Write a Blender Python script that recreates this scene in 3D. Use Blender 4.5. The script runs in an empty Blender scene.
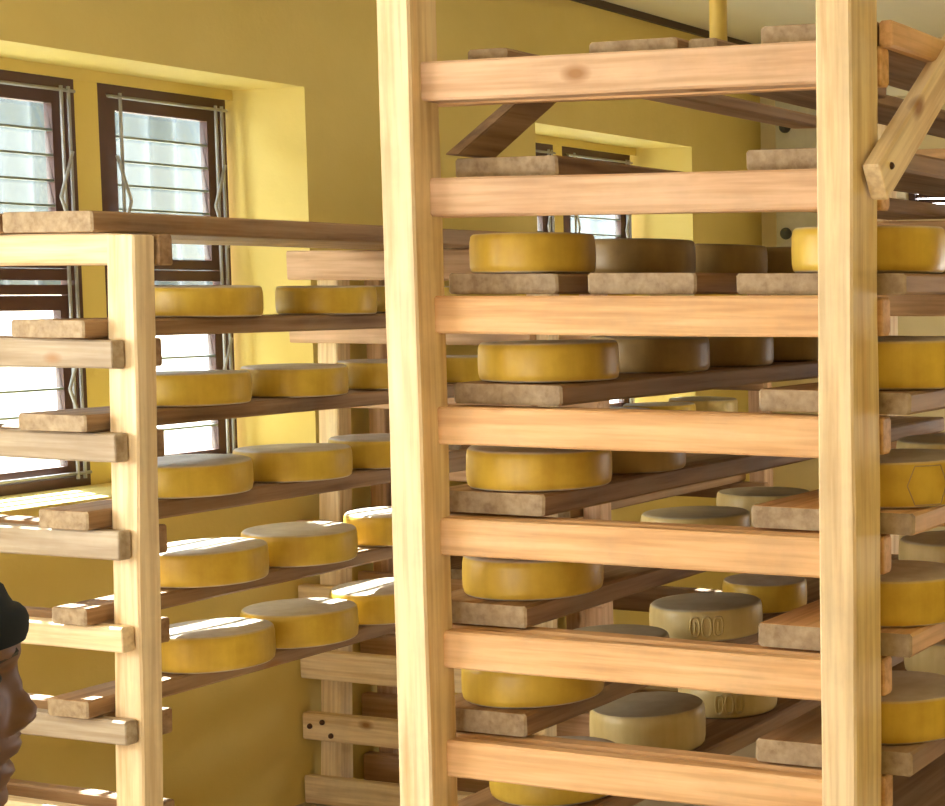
import bpy, bmesh, math, random
from mathutils import Vector, Matrix, noise

random.seed(7)
col = bpy.context.scene.collection
PI = math.pi

# ------------------------------------------------------------------ materials
def nodes_of(name):
    m = bpy.data.materials.new(name)
    m.use_nodes = True
    nt = m.node_tree
    for n in list(nt.nodes):
        nt.nodes.remove(n)
    out = nt.nodes.new('ShaderNodeOutputMaterial')
    b = nt.nodes.new('ShaderNodeBsdfPrincipled')
    nt.links.new(b.outputs[0], out.inputs[0])
    return m, nt, b, out

def coords(nt, scale=(1, 1, 1), rnd=True):
    tc = nt.nodes.new('ShaderNodeTexCoord')
    mp = nt.nodes.new('ShaderNodeMapping')
    mp.inputs['Scale'].default_value = scale
    nt.links.new(tc.outputs['Object'], mp.inputs['Vector'])
    if rnd:
        oi = nt.nodes.new('ShaderNodeObjectInfo')
        ml = nt.nodes.new('ShaderNodeMath'); ml.operation = 'MULTIPLY'; ml.inputs[1].default_value = 37.0
        nt.links.new(oi.outputs['Random'], ml.inputs[0])
        nt.links.new(ml.outputs[0], mp.inputs['Location'])
    return mp

def ramp(nt, src, stops):
    r = nt.nodes.new('ShaderNodeValToRGB')
    cr = r.color_ramp
    while len(cr.elements) < len(stops):
        cr.elements.new(0.5)
    for e, (p, c) in zip(cr.elements, stops):
        e.position = p
        e.color = (c[0], c[1], c[2], 1)
    nt.links.new(src, r.inputs[0])
    return r

def mixc(nt, fac, a, b, mode='MIX'):
    m = nt.nodes.new('ShaderNodeMix'); m.data_type = 'RGBA'; m.blend_type = mode
    if isinstance(fac, (int, float)):
        m.inputs[0].default_value = fac
    else:
        nt.links.new(fac, m.inputs[0])
    for i, v in ((6, a), (7, b)):
        if isinstance(v, tuple):
            m.inputs[i].default_value = (*v, 1)
        else:
            nt.links.new(v, m.inputs[i])
    return m.outputs[2]

def noise_tex(nt, vec, scale, detail=4, rough=.55):
    n = nt.nodes.new('ShaderNodeTexNoise')
    n.inputs['Scale'].default_value = scale
    n.inputs['Detail'].default_value = detail
    n.inputs['Roughness'].default_value = rough
    nt.links.new(vec.outputs[0], n.inputs['Vector'])
    return n

def bump(nt, b, h, strength=.2, dist=.01):
    bp = nt.nodes.new('ShaderNodeBump')
    bp.inputs['Strength'].default_value = strength
    bp.inputs['Distance'].default_value = dist
    nt.links.new(h, bp.inputs['Height'])
    nt.links.new(bp.outputs[0], b.inputs['Normal'])

def wood(name, axis, light, mid, dark, dirt=(.30, .24, .17), dirt_amt=.35, knots=True, rough=.62):
    m, nt, b, out = nodes_of(name)
    s = [16, 16, 16]; s[axis] = 1.1
    g = coords(nt, tuple(s))
    n = noise_tex(nt, g, 1.6, 5, .6)
    r = ramp(nt, n.outputs[0], [(.28, dark), (.47, mid), (.66, light)])
    c = r.outputs[0]
    s2 = [60, 60, 60]; s2[axis] = 2.5
    g2 = coords(nt, tuple(s2))
    n2 = noise_tex(nt, g2, 1.0, 3, .5)
    r2 = ramp(nt, n2.outputs[0], [(.36, (.74, .68, .60)), (.58, (1, 1, 1))])
    c = mixc(nt, .75, c, r2.outputs[0], 'MULTIPLY')
    if knots:
        s3 = [7, 7, 7]; s3[axis] = 3.6
        g3 = coords(nt, tuple(s3))
        v = nt.nodes.new('ShaderNodeTexVoronoi')
        v.inputs['Scale'].default_value = .8
        nt.links.new(g3.outputs[0], v.inputs['Vector'])
        rk = ramp(nt, v.outputs['Distance'], [(.05, (1, 1, 1)), (.13, (0, 0, 0))])
        c = mixc(nt, rk.outputs[0], c, (.33, .16, .06))
    g4 = coords(nt, (3, 3, 3))
    n4 = noise_tex(nt, g4, 1.5, 5, .65)
    rd = ramp(nt, n4.outputs[0], [(.48, (0, 0, 0)), (.72, (dirt_amt,) * 3)])
    c = mixc(nt, rd.outputs[0], c, dirt)
    nt.links.new(c, b.inputs['Base Color'])
    b.inputs['Roughness'].default_value = rough
    b.inputs['Specular IOR Level'].default_value = .3
    bump(nt, b, n2.outputs[0], .25, .004)
    return m

PINE = dict(light=(.80, .53, .29), mid=(.73, .45, .23), dark=(.60, .34, .15))
CREAM = dict(light=(.92, .78, .54), mid=(.87, .70, .45), dark=(.72, .50, .27))
GREY = dict(light=(.42, .27, .155), mid=(.33, .20, .105), dark=(.20, .11, .055))
M = {}
for a, nm in enumerate('xyz'):
    M['pine_' + nm] = wood('pine_' + nm, a, **PINE)
    M['cream_' + nm] = wood('cream_' + nm, a, dirt_amt=.25, **CREAM)
    M['worn_' + nm] = wood('worn_' + nm, a, dirt=(.30, .25, .18), dirt_amt=.45, **GREY)
M['end_grain'] = wood('end_grain', 1, (.44, .34, .22), (.36, .27, .17), (.26, .18, .11), dirt_amt=.4, knots=False)
M['greyed_x'] = wood('greyed_x', 0, (.50, .43, .33), (.42, .34, .25), (.32, .25, .17), dirt_amt=.5)
M['pink_x'] = wood('pink_x', 0, (.72, .50, .34), (.64, .42, .27), (.50, .31, .19))
M['pink_z'] = wood('pink_z', 2, (.72, .50, .34), (.64, .42, .27), (.50, .31, .19))

def plaster(name, c1, c2, scale=1.2, rough=.75, bmp=.15):
    m, nt, b, out = nodes_of(name)
    g = coords(nt, (1, 1, 1), rnd=False)
    n = noise_tex(nt, g, scale, 6, .6)
    r = ramp(nt, n.outputs[0], [(.3, c1), (.7, c2)])
    nt.links.new(r.outputs[0], b.inputs['Base Color'])
    b.inputs['Roughness'].default_value = rough
    b.inputs['Specular IOR Level'].default_value = .3
    n2 = noise_tex(nt, g, 30, 4, .6)
    bump(nt, b, n2.outputs[0], bmp, .01)
    return m

M['wall'] = plaster('yellow_plaster', (.70, .56, .18), (.78, .64, .24))
M['ceiling'] = plaster('cream_ceiling', (.84, .80, .66), (.88, .85, .72))
M['farpale'] = plaster('pale_plaster', (.72, .62, .38), (.78, .68, .44))
M['floor'] = plaster('concrete_floor', (.44, .36, .26), (.54, .45, .33), 2.5)
M['ground'] = plaster('pale_ground', (.62, .60, .56), (.72, .70, .66), 1.0)
M['whitewash'] = plaster('whitewash', (.75, .76, .78), (.82, .83, .85), 1.0)

def simple(name, c, rough=.5, metal=0, spec=.5):
    m, nt, b, out = nodes_of(name)
    g = coords(nt, (1, 1, 1))
    n = noise_tex(nt, g, 14, 4)
    r = ramp(nt, n.outputs[0], [(.3, tuple(x * .85 for x in c)), (.7, c)])
    nt.links.new(r.outputs[0], b.inputs['Base Color'])
    b.inputs['Roughness'].default_value = rough
    b.inputs['Metallic'].default_value = metal
    b.inputs['Specular IOR Level'].default_value = spec
    return m

M['frame'] = simple('brown_painted_steel', (.085, .035, .028), .45)
M['bar'] = simple('grey_steel_bar', (.36, .36, .38), .4, .4)
M['clip'] = simple('grey_green_clip', (.20, .24, .22), .4)
M['trim'] = simple('dark_trim', (.07, .045, .025), .6)
M['sheet'] = simple('blue_grey_sheet', (.055, .072, .082), .5, .1)
def striped_sheet():
    m, nt, b, out = nodes_of('blue_grey_sheet')
    g = coords(nt, (1, 1, 1), rnd=False)
    wv = nt.nodes.new('ShaderNodeTexWave'); wv.bands_direction = 'Y'; wv.inputs['Scale'].default_value = .8
    wv.inputs['Distortion'].default_value = .3
    nt.links.new(g.outputs[0], wv.inputs['Vector'])
    r = ramp(nt, wv.outputs[0], [(.3, (.035, .048, .054)), (.7, (.065, .082, .094))])
    nt.links.new(r.outputs[0], b.inputs['Base Color'])
    b.inputs['Roughness'].default_value = .6; b.inputs['Specular IOR Level'].default_value = .2
    return m
M['sheet'] = striped_sheet()
M['panel_grey'] = simple('grey_painted_panel', (.50, .47, .38), .6)
M['dark'] = simple('dark_knob', (.05, .05, .045), .6)
M['pipe'] = simple('yellow_pipe', (.62, .45, .10), .45)
M['skin'] = simple('skin', (.13, .058, .034), .5)
M['lip'] = simple('lip', (.20, .07, .05), .45)
M['hair'] = simple('hair', (.014, .012, .012), .7)
M['beanie'] = simple('dark_knit', (.016, .022, .035), .9, 0, .2)
M['jacket'] = simple('dark_jacket', (.035, .045, .07), .85, 0, .2)
M['trousers'] = simple('brown_trousers', (.08, .06, .045), .85, 0, .2)
M['shoe'] = simple('black_rubber', (.02, .02, .02), .6)
M['eye'] = simple('eye_white', (.7, .68, .64), .25)
M['bolt'] = simple('rusty_bolt', (.10, .05, .03), .5, .5)
M['render_dark'] = simple('brown_metal', (.10, .06, .04), .6)

# glass louvres: transparent with a faint frosted body
def glass(name, frost, tint):
    m, nt, b, out = nodes_of(name)
    nt.nodes.remove(b)
    tr = nt.nodes.new('ShaderNodeBsdfTransparent'); tr.inputs[0].default_value = (*tint, 1)
    tl = nt.nodes.new('ShaderNodeBsdfTranslucent'); tl.inputs[0].default_value = (.85, .9, .92, 1)
    gl = nt.nodes.new('ShaderNodeBsdfGlossy'); gl.inputs['Roughness'].default_value = .08
    m1 = nt.nodes.new('ShaderNodeMixShader'); m1.inputs[0].default_value = frost
    m2 = nt.nodes.new('ShaderNodeMixShader'); m2.inputs[0].default_value = .07
    nt.links.new(tr.outputs[0], m1.inputs[1]); nt.links.new(tl.outputs[0], m1.inputs[2])
    nt.links.new(m1.outputs[0], m2.inputs[1]); nt.links.new(gl.outputs[0], m2.inputs[2])
    nt.links.new(m2.outputs[0], out.inputs[0])
    return m
M['glass'] = glass('louvre_glass', .02, (.92, .97, .98))

# cheese rind: golden sides, paler dusty flat faces
def cheese_mat(name, side1, side2, top1, top2):
    m, nt, b, out = nodes_of(name)
    g = coords(nt, (1, 1, 1))
    n = noise_tex(nt, g, 9, 5, .6)
    rs = ramp(nt, n.outputs[0], [(.32, side1), (.62, side2)])
    rt = ramp(nt, n.outputs[0], [(.35, top1), (.65, top2)])
    tc = nt.nodes.new('ShaderNodeTexCoord')
    sx = nt.nodes.new('ShaderNodeSeparateXYZ')
    nt.links.new(tc.outputs['Normal'], sx.inputs[0])
    ab = nt.nodes.new('ShaderNodeMath'); ab.operation = 'ABSOLUTE'
    nt.links.new(sx.outputs[2], ab.inputs[0])
    rr = ramp(nt, ab.outputs[0], [(.45, (0, 0, 0)), (.85, (1, 1, 1))])
    c = mixc(nt, rr.outputs[0], rs.outputs[0], rt.outputs[0])
    # vertical wiped streaks in the rind
    g2 = coords(nt, (22, 22, 1.5))
    n2 = noise_tex(nt, g2, 1, 3)
    r2 = ramp(nt, n2.outputs[0], [(.35, (.86, .82, .76)), (.6, (1, 1, 1))])
    c = mixc(nt, .8, c, r2.outputs[0], 'MULTIPLY')
    nt.links.new(c, b.inputs['Base Color'])
    b.inputs['Roughness'].default_value = .42
    b.inputs['Specular IOR Level'].default_value = .45
    b.inputs['Subsurface Weight'].default_value = .0
    n3 = noise_tex(nt, g, 60, 3)
    bump(nt, b, n3.outputs[0], .12, .004)
    return m
M['cheese'] = cheese_mat('golden_rind', (.54, .35, .040), (.66, .46, .060), (.52, .46, .38), (.66, .60, .52))
M['cheese_pale'] = cheese_mat('pale_rind', (.60, .48, .20), (.68, .55, .26), (.44, .40, .29), (.54, .49, .37))
M['cheese_shade_brown'] = cheese_mat('shade_brown_rind', (.30, .20, .08), (.42, .29, .11), (.30, .24, .16), (.40, .33, .23))  # same cheese, browner: shade of the back rows put into the rind

# ------------------------------------------------------------------ helpers
def link(name, bm, mat, parent=None, loc=(0, 0, 0), rot=(0, 0, 0), smooth=False):
    me = bpy.data.meshes.new(name)
    bmesh.ops.recalc_face_normals(bm, faces=bm.faces[:])
    bm.to_mesh(me); bm.free()
    if smooth:
        for p in me.polygons: p.use_smooth = True
        try: me.set_sharp_from_angle(angle=math.radians(40))
        except Exception: pass
    me.materials.append(mat)
    o = bpy.data.objects.new(name, me)
    col.objects.link(o)
    o.location = loc; o.rotation_euler = rot
    if parent: o.parent = parent
    return o

def empty(name, loc=(0, 0, 0), rz=0):
    o = bpy.data.objects.new(name, None)
    col.objects.link(o); o.location = loc; o.rotation_euler = (0, 0, rz)
    o.empty_display_size = .1
    return o

def tag(o, label=None, cat=None, group=None, kind=None):
    if label: o['label'] = label
    if cat: o['category'] = cat
    if group: o['group'] = group
    if kind: o['kind'] = kind
    return o

def beam_bm(axis, L, a, b, ch=.004, wob=.0025, seed=0, seg=None):
    """hand-sawn bar, length L along axis, a x b across (the two other axes in x,y,z order), centred"""
    bm = bmesh.new()
    seg = seg or max(4, int(L / .09))
    rnd = random.Random(seed)
    ox = rnd.random() * 50
    prof = [(a/2-ch, b/2), (a/2, b/2-ch), (a/2, -b/2+ch), (a/2-ch, -b/2), (-a/2+ch, -b/2), (-a/2, -b/2+ch), (-a/2, b/2-ch), (-a/2+ch, b/2)]
    rings = []
    for i in range(seg + 1):
        t = -L/2 + L * i / seg
        if i == 0: t0 = t
        ring = []
        for k, (u, v) in enumerate(prof):
            nu = noise.noise(Vector((t*2.3+ox, k//2*3.1, 1.7))) * wob
            nv = noise.noise(Vector((t*2.3+ox, k//2*3.1, 9.2))) * wob
            q = [u+nu, v+nv]
            p = [0, 0, 0]
            p[axis] = t
            oth = [j for j in range(3) if j != axis]
            p[oth[0]] = q[0]; p[oth[1]] = q[1]
            ring.append(bm.verts.new(p))
        rings.append(ring)
    for i in range(seg):
        for k in range(8):
            bm.faces.new((rings[i][k], rings[i][(k+1) % 8], rings[i+1][(k+1) % 8], rings[i+1][k]))
    # chamfered end caps
    for ring, s in ((rings[0], -1), (rings[-1], 1)):
        c = sum((v.co for v in ring), Vector()) / 8
        cap = []
        for v in ring:
            d = c - v.co
            q = v.co + d * min(.5, ch / max(d.length, 1e-6))
            q[axis] += s * ch * .6
            cap.append(bm.verts.new(q))
        for k in range(8):
            bm.faces.new((ring[k], ring[(k+1) % 8], cap[(k+1) % 8], cap[k]))
        bm.faces.new(cap)
    return bm

def box_bm(x0, x1, y0, y1, z0, z1, bm=None):
    bm = bm or bmesh.new()
    v = [bm.verts.new((x, y, z)) for x in (x0, x1) for y in (y0, y1) for z in (z0, z1)]
    for f in ((0,1,3,2), (4,6,7,5), (0,4,5,1), (2,3,7,6), (0,2,6,4), (1,5,7,3)):
        bm.faces.new([v[i] for i in f])
    return bm

def tube(bm, pts, rad, n=10, cap=True):
    pts = [Vector(p) for p in pts]
    rs = rad if isinstance(rad, (list, tuple)) else [rad] * len(pts)
    rings = []
    prev = None
    for i, p in enumerate(pts):
        d = (pts[min(i+1, len(pts)-1)] - pts[max(i-1, 0)]).normalized()
        up = prev if prev is not None else (Vector((0, 0, 1)) if abs(d.z) < .9 else Vector((1, 0, 0)))
        s = d.cross(up).normalized(); t = s.cross(d).normalized(); prev = t
        r = rs[i]
        rx, ry = r if isinstance(r, tuple) else (r, r)
        rings.append([bm.verts.new(p + s*math.cos(2*PI*k/n)*rx + t*math.sin(2*PI*k/n)*ry) for k in range(n)])
    for i in range(len(rings)-1):
        for k in range(n):
            bm.faces.new((rings[i][k], rings[i][(k+1) % n], rings[i+1][(k+1) % n], rings[i+1][k]))
    if cap:
        bm.faces.new(rings[0]); bm.faces.new(rings[-1])
    return bm

seed_n = [0]
def sd():
    seed_n[0] += 1
    return seed_n[0]

# ------------------------------------------------------------------ setting
XW, XG, H = -4.75, -5.20, 3.42
FLOOR0, FLOOR1 = -2.5, 9.12
R1 = 1.6
SILL, HEAD = 1.30, 2.775
near = [(.10, 2.55), (3.10, 5.36), (6.86, 8.31)]          # window recesses in the window wall
bm = bmesh.new()
box_bm(XG, XW, FLOOR0-.3, FLOOR1+.4, 0, SILL, bm)
box_bm(XG, XW, FLOOR0-.3, FLOOR1+.4, HEAD, H, bm)
ys = [FLOOR0-.3] + [v for r in near for v in r] + [FLOOR1+.4]
for i in range(0, len(ys), 2):
    box_bm(XG, XW, ys[i], ys[i+1], SILL, HEAD, bm)
for a, b in near:
    box_bm(XG, XG+.10, a, b, HEAD-.04, HEAD, bm)
# slim plastered piers between the window units
piers = [(.86, .96), (1.69, 1.79), (3.60, 3.70), (4.63, 4.73), (7.53, 7.61)]
for a, b in piers:
    box_bm(XG, XG+.09, a, b, SILL, HEAD, bm)
tag(link('wall_left', bm, M['wall']), kind='structure')

# far wall with a window recess and an unseen opening added for light
bm = bmesh.new()
FX0, FX1, FZ0, FZ1 = -3.88, -1.9, 2.42, 2.66
Y = FLOOR1
box_bm(XW, FX0, Y, Y+.3, 0, H, bm); DX0, DX1, DZ0, DZ1 = -.8, .5, .5, 2.1
box_bm(FX1, DX0, Y, Y+.3, 0, H, bm); box_bm(DX1, R1+.2, Y, Y+.3, 0, H, bm)
box_bm(DX0, DX1, Y, Y+.3, 0, DZ0, bm); box_bm(DX0, DX1, Y, Y+.3, DZ1, H, bm)
box_bm(FX0, FX1, Y, Y+.3, 0, FZ0, bm); box_bm(FX0, FX1, Y, Y+.3, FZ1, H, bm)
tag(link('wall_far', bm, M['farpale']), kind='structure')
# right wall and the wall behind the camera, with window openings
bm = bmesh.new()
box_bm(R1, R1+.2, FLOOR0-.3, FLOOR1, 0, H, bm)
tag(link('wall_right', bm, M['wall']), kind='structure')
bm = bmesh.new()
BX = (-4.2, -1.2)
box_bm(XW, BX[0], FLOOR0-.3, FLOOR0, 0, H, bm); box_bm(BX[1], R1, FLOOR0-.3, FLOOR0, 0, H, bm)
box_bm(BX[0], BX[1], FLOOR0-.3, FLOOR0, 0, .5, bm); box_bm(BX[0], BX[1], FLOOR0-.3, FLOOR0, 1.6, H, bm)
tag(link('wall_back', bm, M['wall']), kind='structure')
tag(link('floor', box_bm(XG, R1+.2, FLOOR0-.3, FLOOR1+.4, -.12, 0), M['floor']), kind='structure')
tag(link('ceiling', box_bm(XG, R1+.2, FLOOR0-.3, FLOOR1+.4, H, H+.12), M['ceiling']), kind='structure')
tag(link('trim_left', box_bm(XW, XW+.03, FLOOR0, FLOOR1, H-.035, H), M['trim']), kind='structure')

# window units (steel frame, glass louvres, grille) facing +X
def window(name, y0, y1, xg=-5.14):
    root = empty(name, (xg, (y0+y1)/2, SILL))
    tag(root, kind='structure')
    w = y1 - y0; h = HEAD - SILL - .04
    tz = .735
    bm = bmesh.new()
    t = .035
    box_bm(-.03, .03, -w/2, w/2, 0, t, bm); box_bm(-.03, .03, -w/2, w/2, h-t, h, bm)
    box_bm(-.03, .03, -w/2, -w/2+t, t, h-t, bm); box_bm(-.03, .03, w/2-t, w/2, t, h-t, bm)
    link('window_frame', bm, M['frame'], root)
    bm = bmesh.new()
    box_bm(-.025, .025, -w/2+t, w/2-t, tz-.055, tz-.02, bm)
    box_bm(-.025, .025, -w/2+t, w/2-t, tz-.005, tz+.035, bm)
    link('transom', bm, M['frame'], root)
    for (za, zb) in ((t, tz-.055), (tz+.035, h-t)):
        bm = bmesh.new()
        s = .045
        ya, yb = -w/2+t+.004, w/2-t-.004
        box_bm(-.018, .018, ya, ya+s, za+.003, zb-.003, bm); box_bm(-.018, .018, yb-s, yb, za+.003, zb-.003, bm)
        box_bm(-.018, .018, ya+s, yb-s, za+.003, za+.04, bm); box_bm(-.018, .018, ya+s, yb-s, zb-.055, zb-.003, bm)
        sash = link('window_sash', bm, M['frame'], root)
        n = 6
        bm = bmesh.new()
        z0, z1 = za+.045, zb-.06
        st = (z1-z0)/n
        for k in range(n):
            zc = z0 + st*(k+.5)
            dz, dx = st*.50, .010
            v = [bm.verts.new(p) for p in ((dx, ya+s, zc-dz), (dx, yb-s, zc-dz), (-dx, yb-s, zc+dz), (-dx, ya+s, zc+dz))]
            u = [bm.verts.new((p.co.x+.004, p.co.y, p.co.z+.002)) for p in v]
            bm.faces.new(v); bm.faces.new(u[::-1])
            for i in range(4):
                bm.faces.new((v[i], v[(i+1) % 4], u[(i+1) % 4], u[i]))
        link('louvre_pane', bm, M['glass'], sash)
        bm = bmesh.new()
        for k in range(1, n):
            box_bm(-.012, .016, ya+s, yb-s, z0+st*k-.004, z0+st*k+.004, bm)
        link('louvre_clip', bm, M['clip'], sash)
    # grille: uprights, thin cross bars and paired diagonals at the sides
    bm = bmesh.new()
    g = .055
    for yy in (-w/2+.075, w/2-.075, w/2-.045):
        tube(bm, [(g, yy, .03), (g, yy, h-.03)], .006, 8)
    for zz in (.05, h-.045):
        tube(bm, [(g, -w/2+.02, zz), (g, w/2-.02, zz)], .006, 8)
    for sgn in (-1, 1):
        for zz in (.35, 1.02):
            yo = sgn*(w/2-.045); yi = sgn*(w/2-.10)
            tube(bm, [(g+.008, yo, zz+.16), (g+.008, yi, zz)], .006, 8)
            tube(bm, [(g+.008, yi, zz), (g+.008, yo, zz-.16)], .006, 8)
    link('grille', bm, M['bar'], root)
    return root
units = [(.10, .86), (.96, 1.69), (1.79, 2.55), (3.10, 3.60), (3.70, 4.63), (4.73, 5.33), (6.88, 7.53), (7.61, 8.26)]
for i, (a, b) in enumerate(units):
    window('window_%d' % (i+1), a, b)

# far window: louvred vent in the recess
root = tag(empty('window_9', ((FX0+FX1)/2, FLOOR1+.2, FZ0)), kind='structure')
w, h = FX1-FX0, FZ1-FZ0
bm = bmesh.new()
box_bm(-w/2, w/2, -.02, .02, 0, .04, bm); box_bm(-w/2, w/2, -.02, .02, h-.06, h, bm)
for xx in (-w/2, -w/4-.02, -.02, w/4-.02, w/2-.04):
    box_bm(xx, xx+.04, -.02, .02, .04, h-.06, bm)
link('window_frame', bm, M['frame'], root)
bm = bmesh.new()
for k in range(4):
    z = .05 + k*(h-.12)/4
    box_bm(-w/2+.04, w/2-.04, .0, .012, z, z+(h-.12)/4*.75, bm)
link('louvre_slats', bm, M['frame'], root)
root = tag(empty('window_11', ((DX0+DX1)/2, FLOOR1+.15, DZ0)), kind='structure')  # unseen far-wall opening, added to brighten the left wall
w, h = DX1-DX0, DZ1-DZ0
bm = bmesh.new()
box_bm(-w/2, w/2, -.02, .02, 0, .04, bm); box_bm(-w/2, w/2, -.02, .02, h-.04, h, bm)
for k in range(4):
    xx = -w/2 + k*(w-.04)/3
    box_bm(xx, xx+.04, -.02, .02, .04, h-.04, bm)
link('window_frame', bm, M['frame'], root)
# window in the wall behind the camera
root = tag(empty('window_10', ((BX[0]+BX[1])/2, FLOOR0-.15, .5)), kind='structure')
w, h = BX[1]-BX[0], 1.1
bm = bmesh.new()
box_bm(-w/2, w/2, -.02, .02, 0, .05, bm); box_bm(-w/2, w/2, -.02, .02, h-.05, h, bm)
for k in range(5):
    xx = -w/2 + k*(w-.05)/4
    box_bm(xx, xx+.05, -.02, .02, .05, h-.05, bm)
link('window_frame', bm, M['frame'], root)

# pale grey panel with a dark knob on the far wall
p = empty('wall_cabinet', (-4.33, FLOOR1, 1.6))
tag(p, 'pale grey cabinet with dark knobs on the far wall', 'cabinet')
link('body', box_bm(-.24, .24, -.16, 0, 0, 1.62), M['panel_grey'], p)
for z in (.72, 1.33):
    bm = bmesh.new(); bmesh.ops.create_uvsphere(bm, u_segments=14, v_segments=8, radius=.035)
    link('knob', bm, M['dark'], p, (-.17, -.18, z), smooth=True)
# ledge on the far wall, pale strip
tag(link('wall_ledge', beam_bm(0, 1.5, .14, .09, seed=3), M['ceiling'], None, (-3.17, FLOOR1-.07, 3.13)), 'cream ledge high on the far wall behind the diagonal brace', 'ledge')

# conduit hanging from the ceiling
r = empty('ceiling_pipe', (-2.478, 4.5, H))
tag(r, 'short yellow pipe hanging from the ceiling above the tall rack', 'pipe')
link('tube', tube(bmesh.new(), [(0, 0, 0), (0, 0, -.72)], .026, 18), M['pipe'], r, smooth=True)
link('flange', tube(bmesh.new(), [(0, 0, 0), (0, 0, -.02)], .06, 18), M['pipe'], r, smooth=True)

# outdoors
tag(link('ground_outside', box_bm(-40, XG, -25, 40, -.35, -.1), M['ground']), kind='structure')
shed = tag(empty('neighbouring_shed', (-8.2, 6, -.1)), 'white shed with ribbed blue grey upper cladding outside the windows', 'shed')
link('wall', box_bm(-4, 0, -6, 8, 0, 2.18), M['whitewash'], shed)
bm = bmesh.new()
n = 560
x_out = []
for i in range(n+1):
    y = -6.1 + 14.2*i/n
    dx = .03*math.sin(y*2*PI/.20)
    x_out.append([bm.verts.new((dx+o_, y, z_)) for o_, z_ in ((.05, 2.12), (.05, 3.95), (.044, 3.95), (.044, 2.12))])
for a_, b_ in zip(x_out, x_out[1:]):
    for k in range(4):
        bm.faces.new((a_[k], b_[k], b_[(k+1) % 4], a_[(k+1) % 4]))
for e_ in (x_out[0], x_out[-1]):
    bm.faces.new(e_)
link('ribbed_cladding', bm, M['sheet'], shed, smooth=True)
tag(link('added_sun_block', box_bm(-6.05, XG, -3, 10, 3.38, 3.46), M['sheet']), kind='structure')  # unseen overhang, added to keep the sun off the upper shelves

# ------------------------------------------------------------------ racks
def add_post(parent, x0, x1, y0, y1, z0, z1, mat='cream_z', tilt=0):
    o = link('post', beam_bm(2, z1-z0, x1-x0, y1-y0, .005, .004, sd()), M[mat], parent,
             ((x0+x1)/2-parent.location.x, (y0+y1)/2-parent.location.y, (z0+z1)/2), (0, tilt, 0))
    return o
def add_rail(parent, x0, x1, y0, y1, z0, z1, mat='pine_x', rot=0):
    return link('rail', beam_bm(0, x1-x0, y1-y0, z1-z0, .005, .003, sd()), M[mat], parent,
                ((x0+x1)/2-parent.location.x, (y0+y1)/2-parent.location.y, (z0+z1)/2), (0, rot, 0))
def add_brace(parent, p0, p1, w, t, mat):
    p0, p1 = Vector(p0), Vector(p1)
    d = p1-p0
    ang = math.atan2(d.z, d.y)
    o = link('brace', beam_bm(1, d.length, w, t, .005, .002, sd()), M[mat], parent, (p0+p1)/2-parent.location, (ang, 0, 0))
    for s in (.045,):
        q = bmesh.new(); bmesh.ops.create_uvsphere(q, u_segments=10, v_segments=6, radius=.008)
        link('bolt', q, M['bolt'], o, (w/2, -d.length/2+s, .01), smooth=True)
    return o

# ---- tall central rack
RT = [2.50, 2.247, 1.985, 1.735, 1.482, 1.222, .967, .712, .457, .20]
central = tag(empty('cheese_rack', (-1.99, 3.9, 0)), 'tall cream timber rack filling the middle, braces high on its posts', 'rack')
add_post(central, -2.573, -2.485, 3.13, 3.23, 0, 2.95)
add_post(central, -1.508, -1.428, 3.13, 3.262, 0, 2.95)
YR = 5.75
link('cleat', beam_bm(0, .13, .04, .075, .006, .002, 77), M['cream_x'], central, (-2.655+1.99, 3.335-3.9, 2.155))
add_post(central, -2.573, -2.485, YR, YR+.1, 0, 2.7)
add_post(central, -1.508, -1.428, YR, YR+.1, 0, 2.7)
for i, z in enumerate(RT):
    if i == 0: y0 = 3.165
    elif i == 1: y0 = 3.185
    else: y0 = 3.19
    add_rail(central, -2.487, -1.506, y0, 3.232, z-.085, z, 'pink_x' if i < 2 else 'pine_x')
    add_rail(central, -2.60, -1.426, 3.266, 3.31, z-.083, z-.002, 'pine_x')
    add_rail(central, -2.60, -1.385, YR-.045, YR-.003, z-.083, z-.002, 'pine_x')
add_brace(central, (-1.400, 3.185, 2.215), (-1.400, 4.00, 2.80), .04, .085, 'cream_y')
bm = bmesh.new()
yz = [(3.235, 2.302), (3.37, 2.302), (3.665, 2.482), (3.53, 2.482)]
A_ = [bm.verts.new((-.02, y-3.45, z-2.39)) for y, z in yz]; B_ = [bm.verts.new((.02, y-3.45, z-2.39)) for y, z in yz]
bm.faces.new(A_); bm.faces.new(B_[::-1])
for k in range(4):
    bm.faces.new((A_[k], A_[(k+1) % 4], B_[(k+1) % 4], B_[k]))
bmesh.ops.bevel(bm, geom=bm.edges[:], offset=.003, segments=2, affect='EDGES')
link('brace', bm, M['worn_y'], central, (-2.463+1.99, 3.45-3.9, 2.39))
o = link('side_rail', beam_bm(1, 2.5, .03, .055, .005, .003, sd()), M['pine_y'], central, (-1.412+1.99, 4.52-3.9, 2.522))

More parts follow.
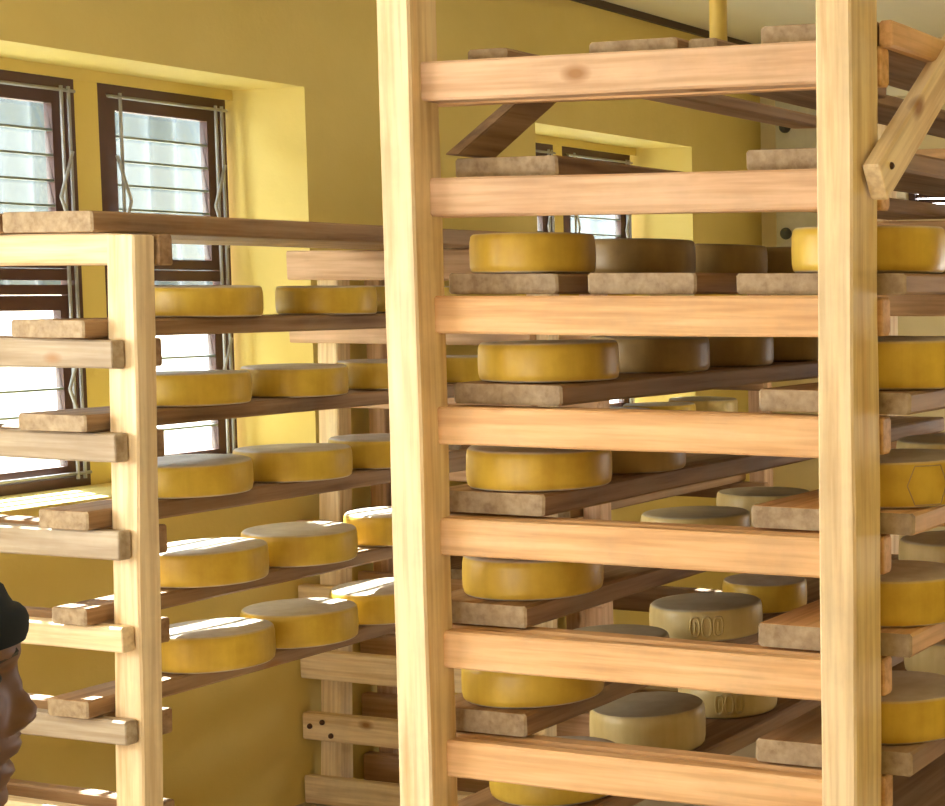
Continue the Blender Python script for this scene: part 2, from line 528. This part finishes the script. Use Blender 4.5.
# ---- left rack by the windows
LT = [(2.145, 2.063), (1.870, 1.795), (1.625, 1.552), (1.367, 1.290), (1.112, 1.045), (.862, .795), (.607, .495), (.36, .255), (.11, .0)]
left = tag(empty('cheese_rack', (-4.2, 4.2, 0)), 'lower timber rack in front of the windows, paired rails overshooting its posts', 'rack')
TILT = .031
def left_post(x, y0, y1, top):
    # x is the centre of the post at z 1.3
    return add_post(left, x-.048, x+.048, y0, y1, .0, top, 'cream_z', TILT)
left_post(-3.685, 3.43, 3.50, 2.140)
left_post(-4.62, 3.43, 3.53, 2.145)
left_post(-3.683, 5.265, 5.34, 2.140)
left_post(-4.62, 5.265, 5.34, 2.140)
for i, (a, b) in enumerate(LT):
    if i == 0:
        add_rail(left, -4.60, -3.688, 3.435, 3.50, b, a, 'cream_x')
        add_rail(left, -4.60, -3.60, 3.505, 3.55, b, a, 'worn_x')
    else:
        mt = 'greyed_x' if i in (1, 2, 3, 5) else 'cream_x'
        add_rail(left, -4.70, -3.648-.002*i, 3.385, 3.427, b, a, mt, .004 if i < 3 else 0)
        add_rail(left, -4.70, -3.645-.004*i, 3.505, 3.55, b, a, 'worn_x')
    add_rail(left, -4.735, -3.66, 5.22, 5.262, b if i else 2.034, a, 'pink_x' if i < 5 else 'cream_x')

# ---- rack against the wall behind the left rack
back = tag(empty('cheese_rack', (-4.1, 6.1, 0)), 'pinkish timber rack against the wall past the first windows', 'rack')
for (x0, x1) in ((-4.70, -4.62), (-3.70, -3.62)):
    add_post(back, x0, x1, 5.60, 5.68, 0, 2.13, 'pink_z')
    add_post(back, x0, x1, 6.95, 7.04, 0, 2.13, 'pink_z')
BT = [(2.140, 2.034), (1.87, 1.79), (1.62, 1.54), (1.37, 1.29), (1.12, 1.04), (.86, .78), (.607, .485), (.36, .253), (.11, .0)]
for i, (a, b) in enumerate(BT):
    add_rail(back, -4.735, -3.60, 5.555, 5.597, b, a, 'pink_x')
    add_rail(back, -4.72, -3.60, 6.905, 6.945, b, a, 'worn_x')
# bolt heads on the low rear rail of the left rack
for (x, z) in ((-4.70, .31), (-4.64, .33), (-4.60, .28)):
    q = bmesh.new(); bmesh.ops.create_uvsphere(q, u_segments=10, v_segments=6, radius=.011)
    link('bolt', q, M['bolt'], left, (x+4.2, 5.218-4.2, z), smooth=True)

# ------------------------------------------------------------------ shelf boards
ORD = ['top', 'second', 'third', 'fourth', 'fifth', 'sixth', 'seventh', 'eighth']
def board(x0, x1, y0, y1, z, t, mat, label, group, droop=0, wob=.0022):
    o = link('shelf_board', beam_bm(1, y1-y0, x1-x0, t, .006, wob, sd()), M[mat], None,
             ((x0+x1)/2, (y0+y1)/2, z+t/2+.003), (droop, 0, 0))
    o.data.materials.append(M['end_grain'])
    for p in o.data.polygons:
        if abs(p.normal.y) > .5: p.material_index = 1
    return tag(o, label, 'board', group)

G1 = 'loose boards on the tall rack'
tall = [
 # level, x0, x1, y0, y1, thickness, material
 (0, -2.438, -2.333, 3.27, 4.9, .035, 'worn_y', 'dark plank on the top rail beside the window-side post'),
 (0, -2.12, -1.90, 3.27, 5.735, .036, 'worn_y', 'split grey plank lying mid-way on the top rail of the tall rack'),
 (0, -1.885, -1.815, 3.29, 4.2, .034, 'worn_y', 'narrow dark plank on the top rail under the hanging yellow pipe'),
 (0, -1.70, -1.436, 3.27, 5.735, .048, 'worn_y', 'thick pale-ended plank on the top rail behind the braced post'),
 (1, -2.478, -2.205, 3.27, 5.735, .046, 'worn_y', 'cleanly sawn plank on the second rail below the dark brace'),
 (1, -1.738, -1.432, 3.27, 5.735, .045, 'worn_y', 'round-cornered plank on the second rail beside the braced post'),
 (2, -2.505, -2.212, 3.27, 5.735, .047, 'worn_y', 'rough plank on the third rail carrying a bright yellow wheel'),
 (2, -2.135, -1.862, 3.27, 5.735, .048, 'worn_y', 'empty-ended middle plank on the third rail of the tall rack'),
 (2, -1.765, -1.37, 3.27, 5.735, .045, 'worn_y', 'pale-ended plank on the third rail behind the braced post'),
 (3, -2.495, -2.203, 3.265, 5.735, .048, 'worn_y', 'plank with a pale chipped end on the fourth rail'),
 (3, -1.713, -1.36, 3.27, 5.735, .048, 'worn_y', 'pale plank end on the fourth rail beside the braced post'),
 (4, -2.56, -2.256, 3.265, 5.735, .052, 'worn_y', 'thick plank with a yellow knotty end on the fifth rail'),
 (4, -1.735, -1.352, 3.27, 5.735, .048, 'pine_y', 'orange-ended plank on the fifth rail beside the braced post'),
 (5, -2.60, -2.311, 3.265, 5.735, .052, 'worn_y', 'dusty plank on the sixth rail under a half hidden wheel'),
 (5, -1.722, -1.36, 3.27, 5.735, .052, 'pine_y', 'dull plank on the sixth rail beside the braced post'),
 (6, -2.60, -2.318, 3.265, 5.735, .055, 'worn_y', 'plank with a golden sawn end on the seventh, lowest full rail'),
 (6, -1.732, -1.36, 3.27, 5.735, .052, 'worn_y', 'grey chipped plank on the seventh rail beside the braced post'),
 (7, -2.60, -2.25, 3.27, 5.735, .050, 'worn_y', 'bottom-most plank of the tall rack at the picture edge'),
 (7, -1.73, -1.36, 3.27, 5.735, .050, 'worn_y', 'plank below the seventh rail beside the braced post'),
]
top_of = {}
for (lv, x0, x1, y0, y1, t, mt, lab) in tall:
    board(x0, x1, y0, y1, RT[lv], t, mt, lab, G1)
    top_of[(lv, 'a' if x0 < -2.3 else ('b' if x0 < -1.8 else 'c'))] = RT[lv] + t + .0045

G2 = 'long boards on the window rack'
lt = [(0, -4.02, -3.705, .055, 'long dark plank across the very top of the window rack'),
      (1, -3.965, -3.711, .047, 'brown plank holding the highest row of wheels by the windows'),
      (2, -3.955, -3.719, .045, 'brown plank holding the second row of wheels by the windows'),
      (3, -3.90, -3.727, .050, 'brown plank holding the third row of wheels by the windows'),
      (4, -3.87, -3.748, .045, 'plank holding the fourth row of wheels by the windows, sunlit'),
      (5, -3.90, -3.756, .048, 'plank holding the lowest row of wheels by the windows')]
for (lv, x0, x1, t, lab) in lt:
    y0 = 3.40 if lv == 0 else 3.365
    board(x0, x1, y0, 5.258, LT[lv][0], t, 'worn_y', lab, G2, wob=.001)
    top_of[('L', lv)] = LT[lv][0] + t + .0045
# the two short grey boards whose ends show at the top corner
board(-4.21, -4.03, 3.40, 5.258, LT[0][0], .052, 'worn_y', 'grey-ended plank beside the long top plank near the windows', G2)
board(-4.44, -4.24, 3.40, 5.258, LT[0][0], .052, 'worn_y', 'outermost top plank of the window rack, nearest the glass', G2)

G3 = 'boards on the back rack'
for i in range(6):
    board(-4.0, -3.71, 5.53, 6.94, BT[i][0], .04, 'worn_y', 'brown plank on the %s rail of the rack past the windows, aisle side' % ORD[i], G3)
    if i in (0, 3, 4, 5):
        board(-4.52, -4.20, 5.53, 6.94, BT[i][0], .04, 'worn_y', 'brown plank on the %s rail of the rack past the windows, wall side' % ORD[i], G3)
for i in ():
    board(-4.45, -4.15, 5.53, 6.94, BT[i][0], .05, 'worn_y', 'low plank near the floor in the rack past the windows', G3)

# ------------------------------------------------------------------ cheeses
def cheese_bm(r, h, seed):
    bm = bmesh.new()
    n = 56
    rn = random.Random(seed)
    ph = [rn.random()*6.28 for _ in range(4)]
    prof = [(0, 0), (.5, 0), (.90, 0), (.955, .01), (.985, .06), (1.0, .2), (1.004, .5), (.998, .8), (.982, .94), (.95, .992), (.88, 1.0), (.5, .995), (0, .992)]
    rows = []
    for (pr, pz) in prof:
        if pr == 0:
            rows.append([bm.verts.new((0, 0, h*pz))]); continue
        row = []
        for k in range(n):
            a = 2*PI*k/n
            w = 1 + .008*math.sin(2*a+ph[0]) + .005*math.sin(3*a+ph[1])
            zz = h*pz + (.002*math.sin(a+ph[2]) if pz > .5 else 0)
            row.append(bm.verts.new((r*pr*w*math.cos(a), r*pr*w*math.sin(a), zz)))
        rows.append(row)
    for i in range(len(rows)-1):
        A, B = rows[i], rows[i+1]
        for k in range(n):
            if len(A) == 1: bm.faces.new((A[0], B[(k+1) % n], B[k]))
            elif len(B) == 1: bm.faces.new((A[k], A[(k+1) % n], B[0]))
            else: bm.faces.new((A[k], A[(k+1) % n], B[(k+1) % n], B[k]))
    return bm

protos = {}
def wheel(x, y, z, dia, h, label, group, mat='cheese', name='cheese'):
    key = (round(dia, 2), round(h, 3), mat)
    if key not in protos:
        o = link(name, cheese_bm(dia/2, h, sd()), M[mat], None, smooth=True)
        protos[key] = o
    else:
        o = protos[key].copy(); col.objects.link(o)
    o.location = (x, y, z)
    o.rotation_euler = (0, 0, random.random()*6)
    tag(o, label, 'cheese', group)
    return o

def mark_ovals(parent, dia, h, ang, mat, n=3):
    """raised oval rings pressed in the side of the wheel, facing world angle ang"""
    bm = bmesh.new()
    a0 = ang - parent.rotation_euler.z
    for k in range(n):
        ac = a0 + (k-(n-1)/2)*.20
        pts = []
        for j in range(25):
            t = 2*PI*j/24
            aa = ac + .078*math.copysign(abs(math.cos(t))**.7, math.cos(t))
            zz = h*.5 + h*.30*math.copysign(abs(math.sin(t))**.7, math.sin(t))
            pts.append(((dia/2*1.006)*math.cos(aa), (dia/2*1.006)*math.sin(aa), zz))
        tube(bm, pts, .0032, 6, cap=False)
        if k != 1:
            tube(bm, [((dia/2*1.006)*math.cos(ac), (dia/2*1.006)*math.sin(ac), h*(.35+.3*q/3)) for q in range(4)], .003, 6)
    link('rind_mark', bm, mat, parent, smooth=True)

GC = 'cheese wheels on the tall rack'
ca = lambda lv, x, y, d, h, lab, mat='cheese': wheel(x, y, top_of[(lv, 'a')], d, h, lab, GC, mat)
cc = lambda lv, x, y, d, h, lab, mat='cheese': wheel(x, y, top_of[(lv, 'c')], d, h, lab, GC, mat)
ca(2, -2.36, 3.39, .285, .090, 'bright yellow wheel foremost on the third rail by the window-side post')
ca(2, -2.36, 3.84, .30, .088, 'brown shaded wheel second in line on the third rail', 'cheese_shade_brown')
ca(2, -2.36, 4.25, .29, .086, 'brown shaded wheel third in line on the third rail', 'cheese_shade_brown')
ca(2, -2.36, 4.60, .29, .086, 'brown shaded wheel last in line on the third rail', 'cheese_shade_brown')
ca(3, -2.35, 3.43, .325, .090, 'broad yellow wheel foremost on the fourth rail above the knotty one')
ca(3, -2.35, 3.88, .31, .090, 'dull wheel second in line on the fourth rail', 'cheese_shade_brown')
ca(3, -2.35, 4.25, .30, .090, 'dull wheel third in line on the fourth rail', 'cheese_shade_brown')
ca(3, -2.35, 4.62, .30, .090, 'dull wheel last in line on the fourth rail', 'cheese_shade_brown')
ca(4, -2.375, 3.42, .335, .092, 'yellow wheel with a greyish flank foremost on the fifth rail')
ca(4, -2.38, 3.80, .31, .088, 'half hidden brown wheel second on the fifth rail', 'cheese_shade_brown')
ca(5, -2.42, 3.45, .33, .092, 'yellow wheel under the fifth rail with its top hidden')
w1 = ca(5, -2.44, 4.26, .31, .088, 'flat-topped grey wheel behind the fifth rail, nearer of two', 'cheese_pale')
w2 = ca(5, -2.44, 4.68, .29, .100, 'grey wheel with oval marks behind the fifth rail beside the orange plank', 'cheese_pale')
ca(6, -2.42, 3.44, .33, .092, 'yellow wheel with a white flank under the sixth rail')
ca(6, -2.44, 3.83, .28, .070, 'wheel showing only its grey top above the sixth rail', 'cheese_pale')
w3 = ca(6, -2.40, 4.24, .32, .088, 'pale wheel with three clear oval marks above the sixth rail', 'cheese_pale')
ca(6, -2.42, 4.64, .26, .086, 'plain yellowish wheel behind the one with three clear oval marks', 'cheese')
ca(7, -2.42, 3.53, .33, .090, 'wheel crossed by the seventh rail, its yellow foot showing below')
ca(7, -2.43, 3.97, .31, .110, 'smooth greenish-grey wheel above the seventh rail', 'cheese_pale')
w4 = ca(7, -2.42, 4.40, .29, .088, 'marked pale wheel partly under the sixth rail behind the smooth one', 'cheese_pale')
VA = math.atan2(-.86, .5)
for o, d, h in ((w2, .29, .100), (w3, .32, .088), (w4, .29, .088)):
    mark_ovals(o, d, h, VA, M['cheese_pale'])
RN = [('third', 2, .100), ('fourth', 3, .105), ('fifth', 4, .100), ('sixth', 5, .100), ('seventh', 6, .095)]
for nm, lv, h in RN:
    lab = 'yellow wheel crossing behind the braced post on the %s rail' % nm
    o = cc(lv, -1.535 if lv == 2 else -1.475, 3.45, .335 if lv == 2 else .32, h, lab)
    if lv == 4:
        bm = bmesh.new()
        a0 = math.atan2(-.93, .36) + .35 - o.rotation_euler.z
        rr = .1675*1.004
        pl = [(-.16, .5), (-.06, .92), (.30, .92), (.40, .5), (.30, .08), (-.06, .08), (-.16, .5)]
        pts = []
        for (a, b), (c, d) in zip(pl, pl[1:]):
            for q in range(6):
                t = q/6; aa = a0 + a+(c-a)*t
                pts.append((rr*math.cos(aa), rr*math.sin(aa), h*(b+(d-b)*t)))
        tube(bm, pts+[pts[0]], .0014, 5, cap=False)
        link('rind_mark', bm, M['cheese_shade_brown'], o, smooth=True)
for nm, lv, y in (('fourth', 3, 3.98), ('fifth', 4, 4.02), ('sixth', 5, 4.03), ('seventh', 6, 4.06)):
    cc(lv, -1.54, y, .32, .09, 'dull wheel second in line behind the braced post, %s rail' % nm, 'cheese_pale')
    cc(lv, -1.54, y+.42, .31, .09, 'wheel third in line behind the braced post, %s rail' % nm, 'cheese_shade_brown')
cc(2, -1.54, 4.0, .31, .09, 'brown wheel second in line behind the braced post, third rail', 'cheese_shade_brown')

GL = 'cheese wheels on the window rack'
rows = {1: [(3.856, .33), (4.367, .30), (4.776, .30)],
        2: [(3.801, .33), (4.214, .31), (4.635, .31), (5.033, .29)],
        3: [(3.783, .345), (4.197, .335), (4.591, .32)],
        4: [(3.838, .335), (4.214, .345), (4.66, .33)],
        5: [(3.850, .338), (4.202, .338), (4.591, .335)]}
rown = {1: 'highest', 2: 'second', 3: 'third', 4: 'fourth', 5: 'lowest'}
seqn = ['first', 'second', 'third', 'fourth']
for lv, lst in rows.items():
    for k, (y, d) in enumerate(lst):
        lab = '%s, %s past the window rack post, %s row' % ('pale-topped yellow wheel' if lv > 3 else 'golden wheel', seqn[k], rown[lv])
        x = -3.81
        wheel(x, y, top_of[('L', lv)], d, (.088, .090, .093, .098, .102)[lv-1], lab, GL)

GB = 'cheese wheels on the back rack'
for i in (1, 2, 3, 4):
    for k, y in enumerate((5.72, 6.10, 6.46, 6.84)):
        wheel(-3.87, y, BT[i][0]+.0445, .31, .09, 'small distant wheel, %s along the %s plank of the rack past the windows' % (seqn[k], ORD[i]), GB,
              'cheese' if (k+i) % 3 else 'cheese_pale')

# ------------------------------------------------------------------ person at the edge
def lerp_tab(tab, x):
    if x <= tab[0][0]: return tab[0][1]
    for (a, b), (c, d) in zip(tab, tab[1:]):
        if x <= c:
            t = (x-a)/(c-a); t = t*t*(3-2*t)
            return b+(d-b)*t
    return tab[-1][1]
def g(x, s): return math.exp(-(x/s)**2)
front = [(-.30, .080), (-.24, .060), (-.20, .035), (-.165, .028), (-.148, .045), (-.134, .072), (-.120, .083), (-.109, .0835), (-.100, .085), (-.088, .086), (-.066, .090), (-.05, .092), (-.02, .092), (0, .096), (.018, .1025), (.045, .101), (.075, .090), (.10, .064), (.118, .028), (.126, 0)]
backp = [(-.30, .085), (-.24, .078), (-.16, .068), (-.10, .075), (-.05, .092), (.0, .102), (.05, .100), (.09, .080), (.118, .038), (.126, 0)]
wid = [(-.30, .150), (-.26, .110), (-.22, .065), (-.16, .055), (-.125, .050), (-.105, .055), (-.08, .062), (-.04, .070), (0, .073), (.05, .076), (.09, .062), (.115, .032), (.126, 0)]
nose = [(-.064, 0), (-.058, .004), (-.054, .012), (-.045, .0205), (-.036, .0215), (-.027, .0165), (-.015, .010), (0, .004), (.012, 0)]
lips = [(-.106, 0), (-.099, .005), (-.093, .010), (-.087, .008), (-.081, .002), (-.075, .011), (-.067, .013), (-.060, .008), (-.056, 0)]
def head_bm():
    bm = bmesh.new()
    n = 96; zs = []
    z = -.30
    while z < .1259:
        zs.append(z); z += .0028 if z > -.14 else .012
    zs.append(.1259)
    rings = []
    for z in zs:
        f, b, w = lerp_tab(front, z), lerp_tab(backp, z), lerp_tab(wid, z)
        ring = []
        for k in range(n):
            a = 2*PI*k/n
            # denser sampling towards the face
            a = a - .45*math.sin(a)
            c, s = math.cos(a), math.sin(a)
            x = (f if c > 0 else b)*math.copysign(abs(c)**.85, c)
            y = w*math.copysign(abs(s)**.92, s)
            if c > 0:
                x += lerp_tab(nose, z)*g(y, .011 + .006*g(z+.048, .010))
                x += .006*g(abs(y)-.015, .006)*g(z+.047, .008)
                x += lerp_tab(lips, z)*.8*g(y, .022)
                x -= .012*g(abs(y)-.031, .014)*g(z-.0, .013)
                x += .004*g(abs(y)-.030, .018)*g(z-.022, .008)
                x += .004*g(abs(y)-.042, .014)*g(z+.03, .016)
                x += .004*g(y, .014)*g(z+.116, .012)
            ring.append(bm.verts.new((x, y, z)))
        rings.append(ring)
    for i in range(len(rings)-1):
        for k in range(n):
            bm.faces.new((rings[i][k], rings[i][(k+1) % n], rings[i+1][(k+1) % n], rings[i+1][k]))
    bm.faces.new(rings[-1]); bm.faces.new(rings[0][::-1])
    # ears
    for s in (-1, 1):
        pts = [(-.012+.020*math.cos(t), s*(.074+.006*abs(math.sin(t/2))), -.012+.031*math.sin(t)) for t in [2*PI*j/16 for j in range(17)]]
        tube(bm, pts, .0055, 8, cap=False)
        tube(bm, [(-.012, s*.066, -.03), (-.010, s*.075, -.01), (-.012, s*.070, .012)], [.010, .013, .010], 8)
    return bm

def hand(bm, wrist, fwd, down, side):
    wrist, fwd, down = Vector(wrist), Vector(fwd).normalized(), Vector(down).normalized()
    lat = fwd
    # palm hangs along 'down'; fingers spread along 'fwd'
    tube(bm, [wrist-down*.02, wrist+down*.02, wrist+down*.06, wrist+down*.095], [(.024, .017), (.030, .016), (.040, .015), (.038, .012)], 14)
    inn = down.cross(fwd).normalized()*side
    for i, L in enumerate((.070, .078, .072, .058)):
        o = fwd*(.030-.020*i)
        base = wrist+down*.085+o
        p1 = base+down*L*.42+inn*.004
        p2 = p1+(down*.85+inn*.5).normalized()*L*.33
        p3 = p2+(down*.55+inn*.8).normalized()*L*.25
        tube(bm, [base, p1, p2, p3], [.0095, .0088, .008, .0062], 10)
    b = wrist+down*.03+fwd*.025
    tube(bm, [b, b+(down*.6+fwd*.75+inn*.2).normalized()*.035, b+(down*.85+fwd*.6+inn*.4).normalized()*.065], [.013, .0105, .0075], 10)

FACE = math.atan2(.765, .644)
HZ = 1.650
base = Vector((-1.360, 1.166, 0)) - Vector((.644, .765, 0))*.1165
P = tag(empty('person', (base.x, base.y, 0), FACE), 'person in a dark knit cap seen in profile at the picture edge', 'person')
bm = head_bm()
for v in bm.verts: v.co.z += HZ
# arms (bare only at the hands, the sleeves cover the rest) and the trunk under the clothes
tube(bm, [(-.01, 0, HZ-.29), (-.02, 0, 1.25), (-.02, 0, 1.05), (-.02, 0, .90)], [(.165, .09), (.16, .105), (.135, .095), (.15, .10)], 20)
for s in (-1, 1):
    tube(bm, [(-.02, s*.16, 1.36), (-.02, s*.215, 1.30), (-.01, s*.235, 1.08), (.02, s*.24, .96), (.05, s*.235, .84)], [.055, .048, .040, .034, .026], 14)
    hand(bm, (.052, s*.235, .83), (1, 0, .15), (.12, 0, -1), s)
    tube(bm, [(-.02, s*.08, .92), (-.01, s*.095, .50), (-.03, s*.10, .10)], [.085, .055, .038], 16)
link('body', bm, M['skin'], P, smooth=True)
# lips, eyes, brows, stubble
bm = bmesh.new()
for s in (-1, 1):
    q = bmesh.ops.create_uvsphere(bm, u_segments=16, v_segments=10, radius=.0118, matrix=Matrix.Translation((.074, s*.031, HZ)))
link('eyes', bm, M['eye'], P, smooth=True)
bm = bmesh.new()
for s in (-1, 1):
    bmesh.ops.create_uvsphere(bm, u_segments=12, v_segments=8, radius=.0055, matrix=Matrix.Translation((.0815, s*.031, HZ)))
link('irises', bm, M['hair'], P, smooth=True)
bm = bmesh.new()
for s in (-1, 1):
    tube(bm, [(.0975, s*.012, HZ+.018), (.097, s*.028, HZ+.023), (.083, s*.047, HZ+.017)], [.003, .0045, .002], 8)
link('eyebrows', bm, M['hair'], P, smooth=True)
# knitted cap
bm = bmesh.new()
n = 64
prof = [(.022, 1.01, 0), (.024, 1.05, 0), (.030, 1.075, 0), (.037, 1.09, 0), (.044, 1.095, 0), (.050, 1.085, 0), (.055, 1.065, 0), (.062, 1.055, .001), (.070, 1.05, .002), (.080, 1.05, .005), (.090, 1.045, .009), (.100, 1.03, .012), (.110, .99, .014), (.120, .90, .015), (.130, .78, .016), (.138, .60, .016), (.144, .40, .015), (.148, .2, .014), (.149, 0.02, .014)]
rings = []
for (z, k, up) in prof:
    zz = min(z, .088)
    f, b, w = lerp_tab(front, zz), lerp_tab(backp, zz), lerp_tab(wid, zz)
    rings.append([bm.verts.new(((f if math.cos(2*PI*j/n) > 0 else b)*math.cos(2*PI*j/n)*k, w*math.sin(2*PI*j/n)*k*1.02, HZ+z+.006*math.cos(2*PI*j/n)*(1 if z < .06 else 0))) for j in range(n)])
for i in range(len(rings)-1):
    for j in range(n):
        bm.faces.new((rings[i][j], rings[i][(j+1) % n], rings[i+1][(j+1) % n], rings[i+1][j]))
bm.faces.new(rings[-1])
link('knit_cap', bm, M['beanie'], P, smooth=True)
# jacket, trousers, shoes
bm = bmesh.new()
tube(bm, [(-.03, 0, HZ-.185), (-.025, 0, HZ-.215), (-.02, 0, HZ-.25), (-.02, 0, 1.33), (-.02, 0, 1.20), (-.02, 0, 1.0), (-.02, 0, .84)],
     [(.070, .085), (.085, .088), (.155, .10), (.205, .115), (.195, .13), (.175, .125), (.19, .13)], 28)
for s in (-1, 1):
    tube(bm, [(-.02, s*.13, 1.37), (-.02, s*.205, 1.34), (-.015, s*.24, 1.22), (-.01, s*.248, 1.07), (.02, s*.248, .95), (.05, s*.24, .85)], [.05, .068, .062, .054, .050, .042], 18)
link('jacket', bm, M['jacket'], P, smooth=True)
bm = bmesh.new()
tube(bm, [(-.02, 0, .98), (-.02, 0, .88), (-.02, 0, .82)], [(.165, .115), (.18, .12), (.17, .115)], 24)
for s in (-1, 1):
    tube(bm, [(-.02, s*.085, .90), (-.01, s*.095, .70), (0, s*.10, .48), (-.02, s*.10, .25), (-.03, s*.10, .055)], [.095, .088, .068, .062, .058], 18)
link('trousers', bm, M['trousers'], P, smooth=True)
bm = bmesh.new()
for s in (-1, 1):
    tube(bm, [(-.09, s*.10, .045), (-.04, s*.10, .05), (.05, s*.10, .042), (.13, s*.105, .032), (.16, s*.105, .025)], [(.034, .040), (.042, .048), (.045, .041), (.042, .031), (.025, .02)], 16)
link('shoes', bm, M['shoe'], P, smooth=True)

# ------------------------------------------------------------------ camera
cam_d = bpy.data.cameras.new('camera')
cam = bpy.data.objects.new('camera', cam_d); col.objects.link(cam)
cam.location = (0, 0, 2.0)
cam.rotation_euler = (math.radians(90-4.73), 0, math.radians(19.6))
cam_d.sensor_width = 36; cam_d.sensor_fit = 'HORIZONTAL'
cam_d.lens = 1704*36/945
cam_d.shift_x = (472.5-1000)/945
cam_d.shift_y = (430-403)/945
cam_d.clip_start = .05
bpy.context.scene.camera = cam

# ------------------------------------------------------------------ light
def area(name, loc, rot, sx, sy, energy, colr):
    l = bpy.data.lights.new(name, 'AREA'); l.shape = 'RECTANGLE'; l.size = sx; l.size_y = sy
    l.energy = energy; l.color = colr
    o = bpy.data.objects.new(name, l); col.objects.link(o)
    o.location = loc; o.rotation_euler = rot
    return o
def portal(loc, rot, sx, sy):
    o = area('sky_portal', loc, rot, sx, sy, 1, (1, 1, 1)); o.data.cycles.is_portal = True
# daylight through the unseen nearer windows and the window behind
area('daylight_near_window', (-4.90, 1.32, 1.90), (0, -PI/2, 0), 1.1, 2.3, 90, (1, .93, .82))
portal(((DX0+DX1)/2, FLOOR1+.05, (DZ0+DZ1)/2), (-PI/2, 0, 0), DX1-DX0, DZ1-DZ0)
portal((sum(BX)/2, FLOOR0-.05, 1.05), (PI/2, 0, 0), BX[1]-BX[0], 1.1)
for (a, b) in near[1:]:
    portal((-5.0, (a+b)/2, (SILL+HEAD)/2), (0, -PI/2, 0), HEAD-SILL, b-a)
sun = bpy.data.lights.new('sun', 'SUN'); sun.energy = 60; sun.angle = .01; sun.color = (1, .95, .86)
so = bpy.data.objects.new('sun', sun); col.objects.link(so)
d = Vector((.75, -.30, -.675)).normalized()
so.rotation_euler = d.to_track_quat('-Z', 'Y').to_euler()
so.location = (-9, 8, 9)
w = bpy.data.worlds.new('sky'); bpy.context.scene.world = w
w.use_nodes = True
bg = w.node_tree.nodes['Background']
bg.inputs[0].default_value = (.98, .96, .95, 1); bg.inputs[1].default_value = 15.0
vs = bpy.context.scene.view_settings
vs.view_transform = 'Standard'; vs.look = 'None'; vs.exposure = 0; vs.gamma = 1; vs.use_curve_mapping = False
sc = bpy.context.scene
sc.cycles.max_bounces = 8
sc.cycles.diffuse_bounces = 5
sc.cycles.transparent_max_bounces = 16
sc.cycles.sample_clamp_indirect = 6
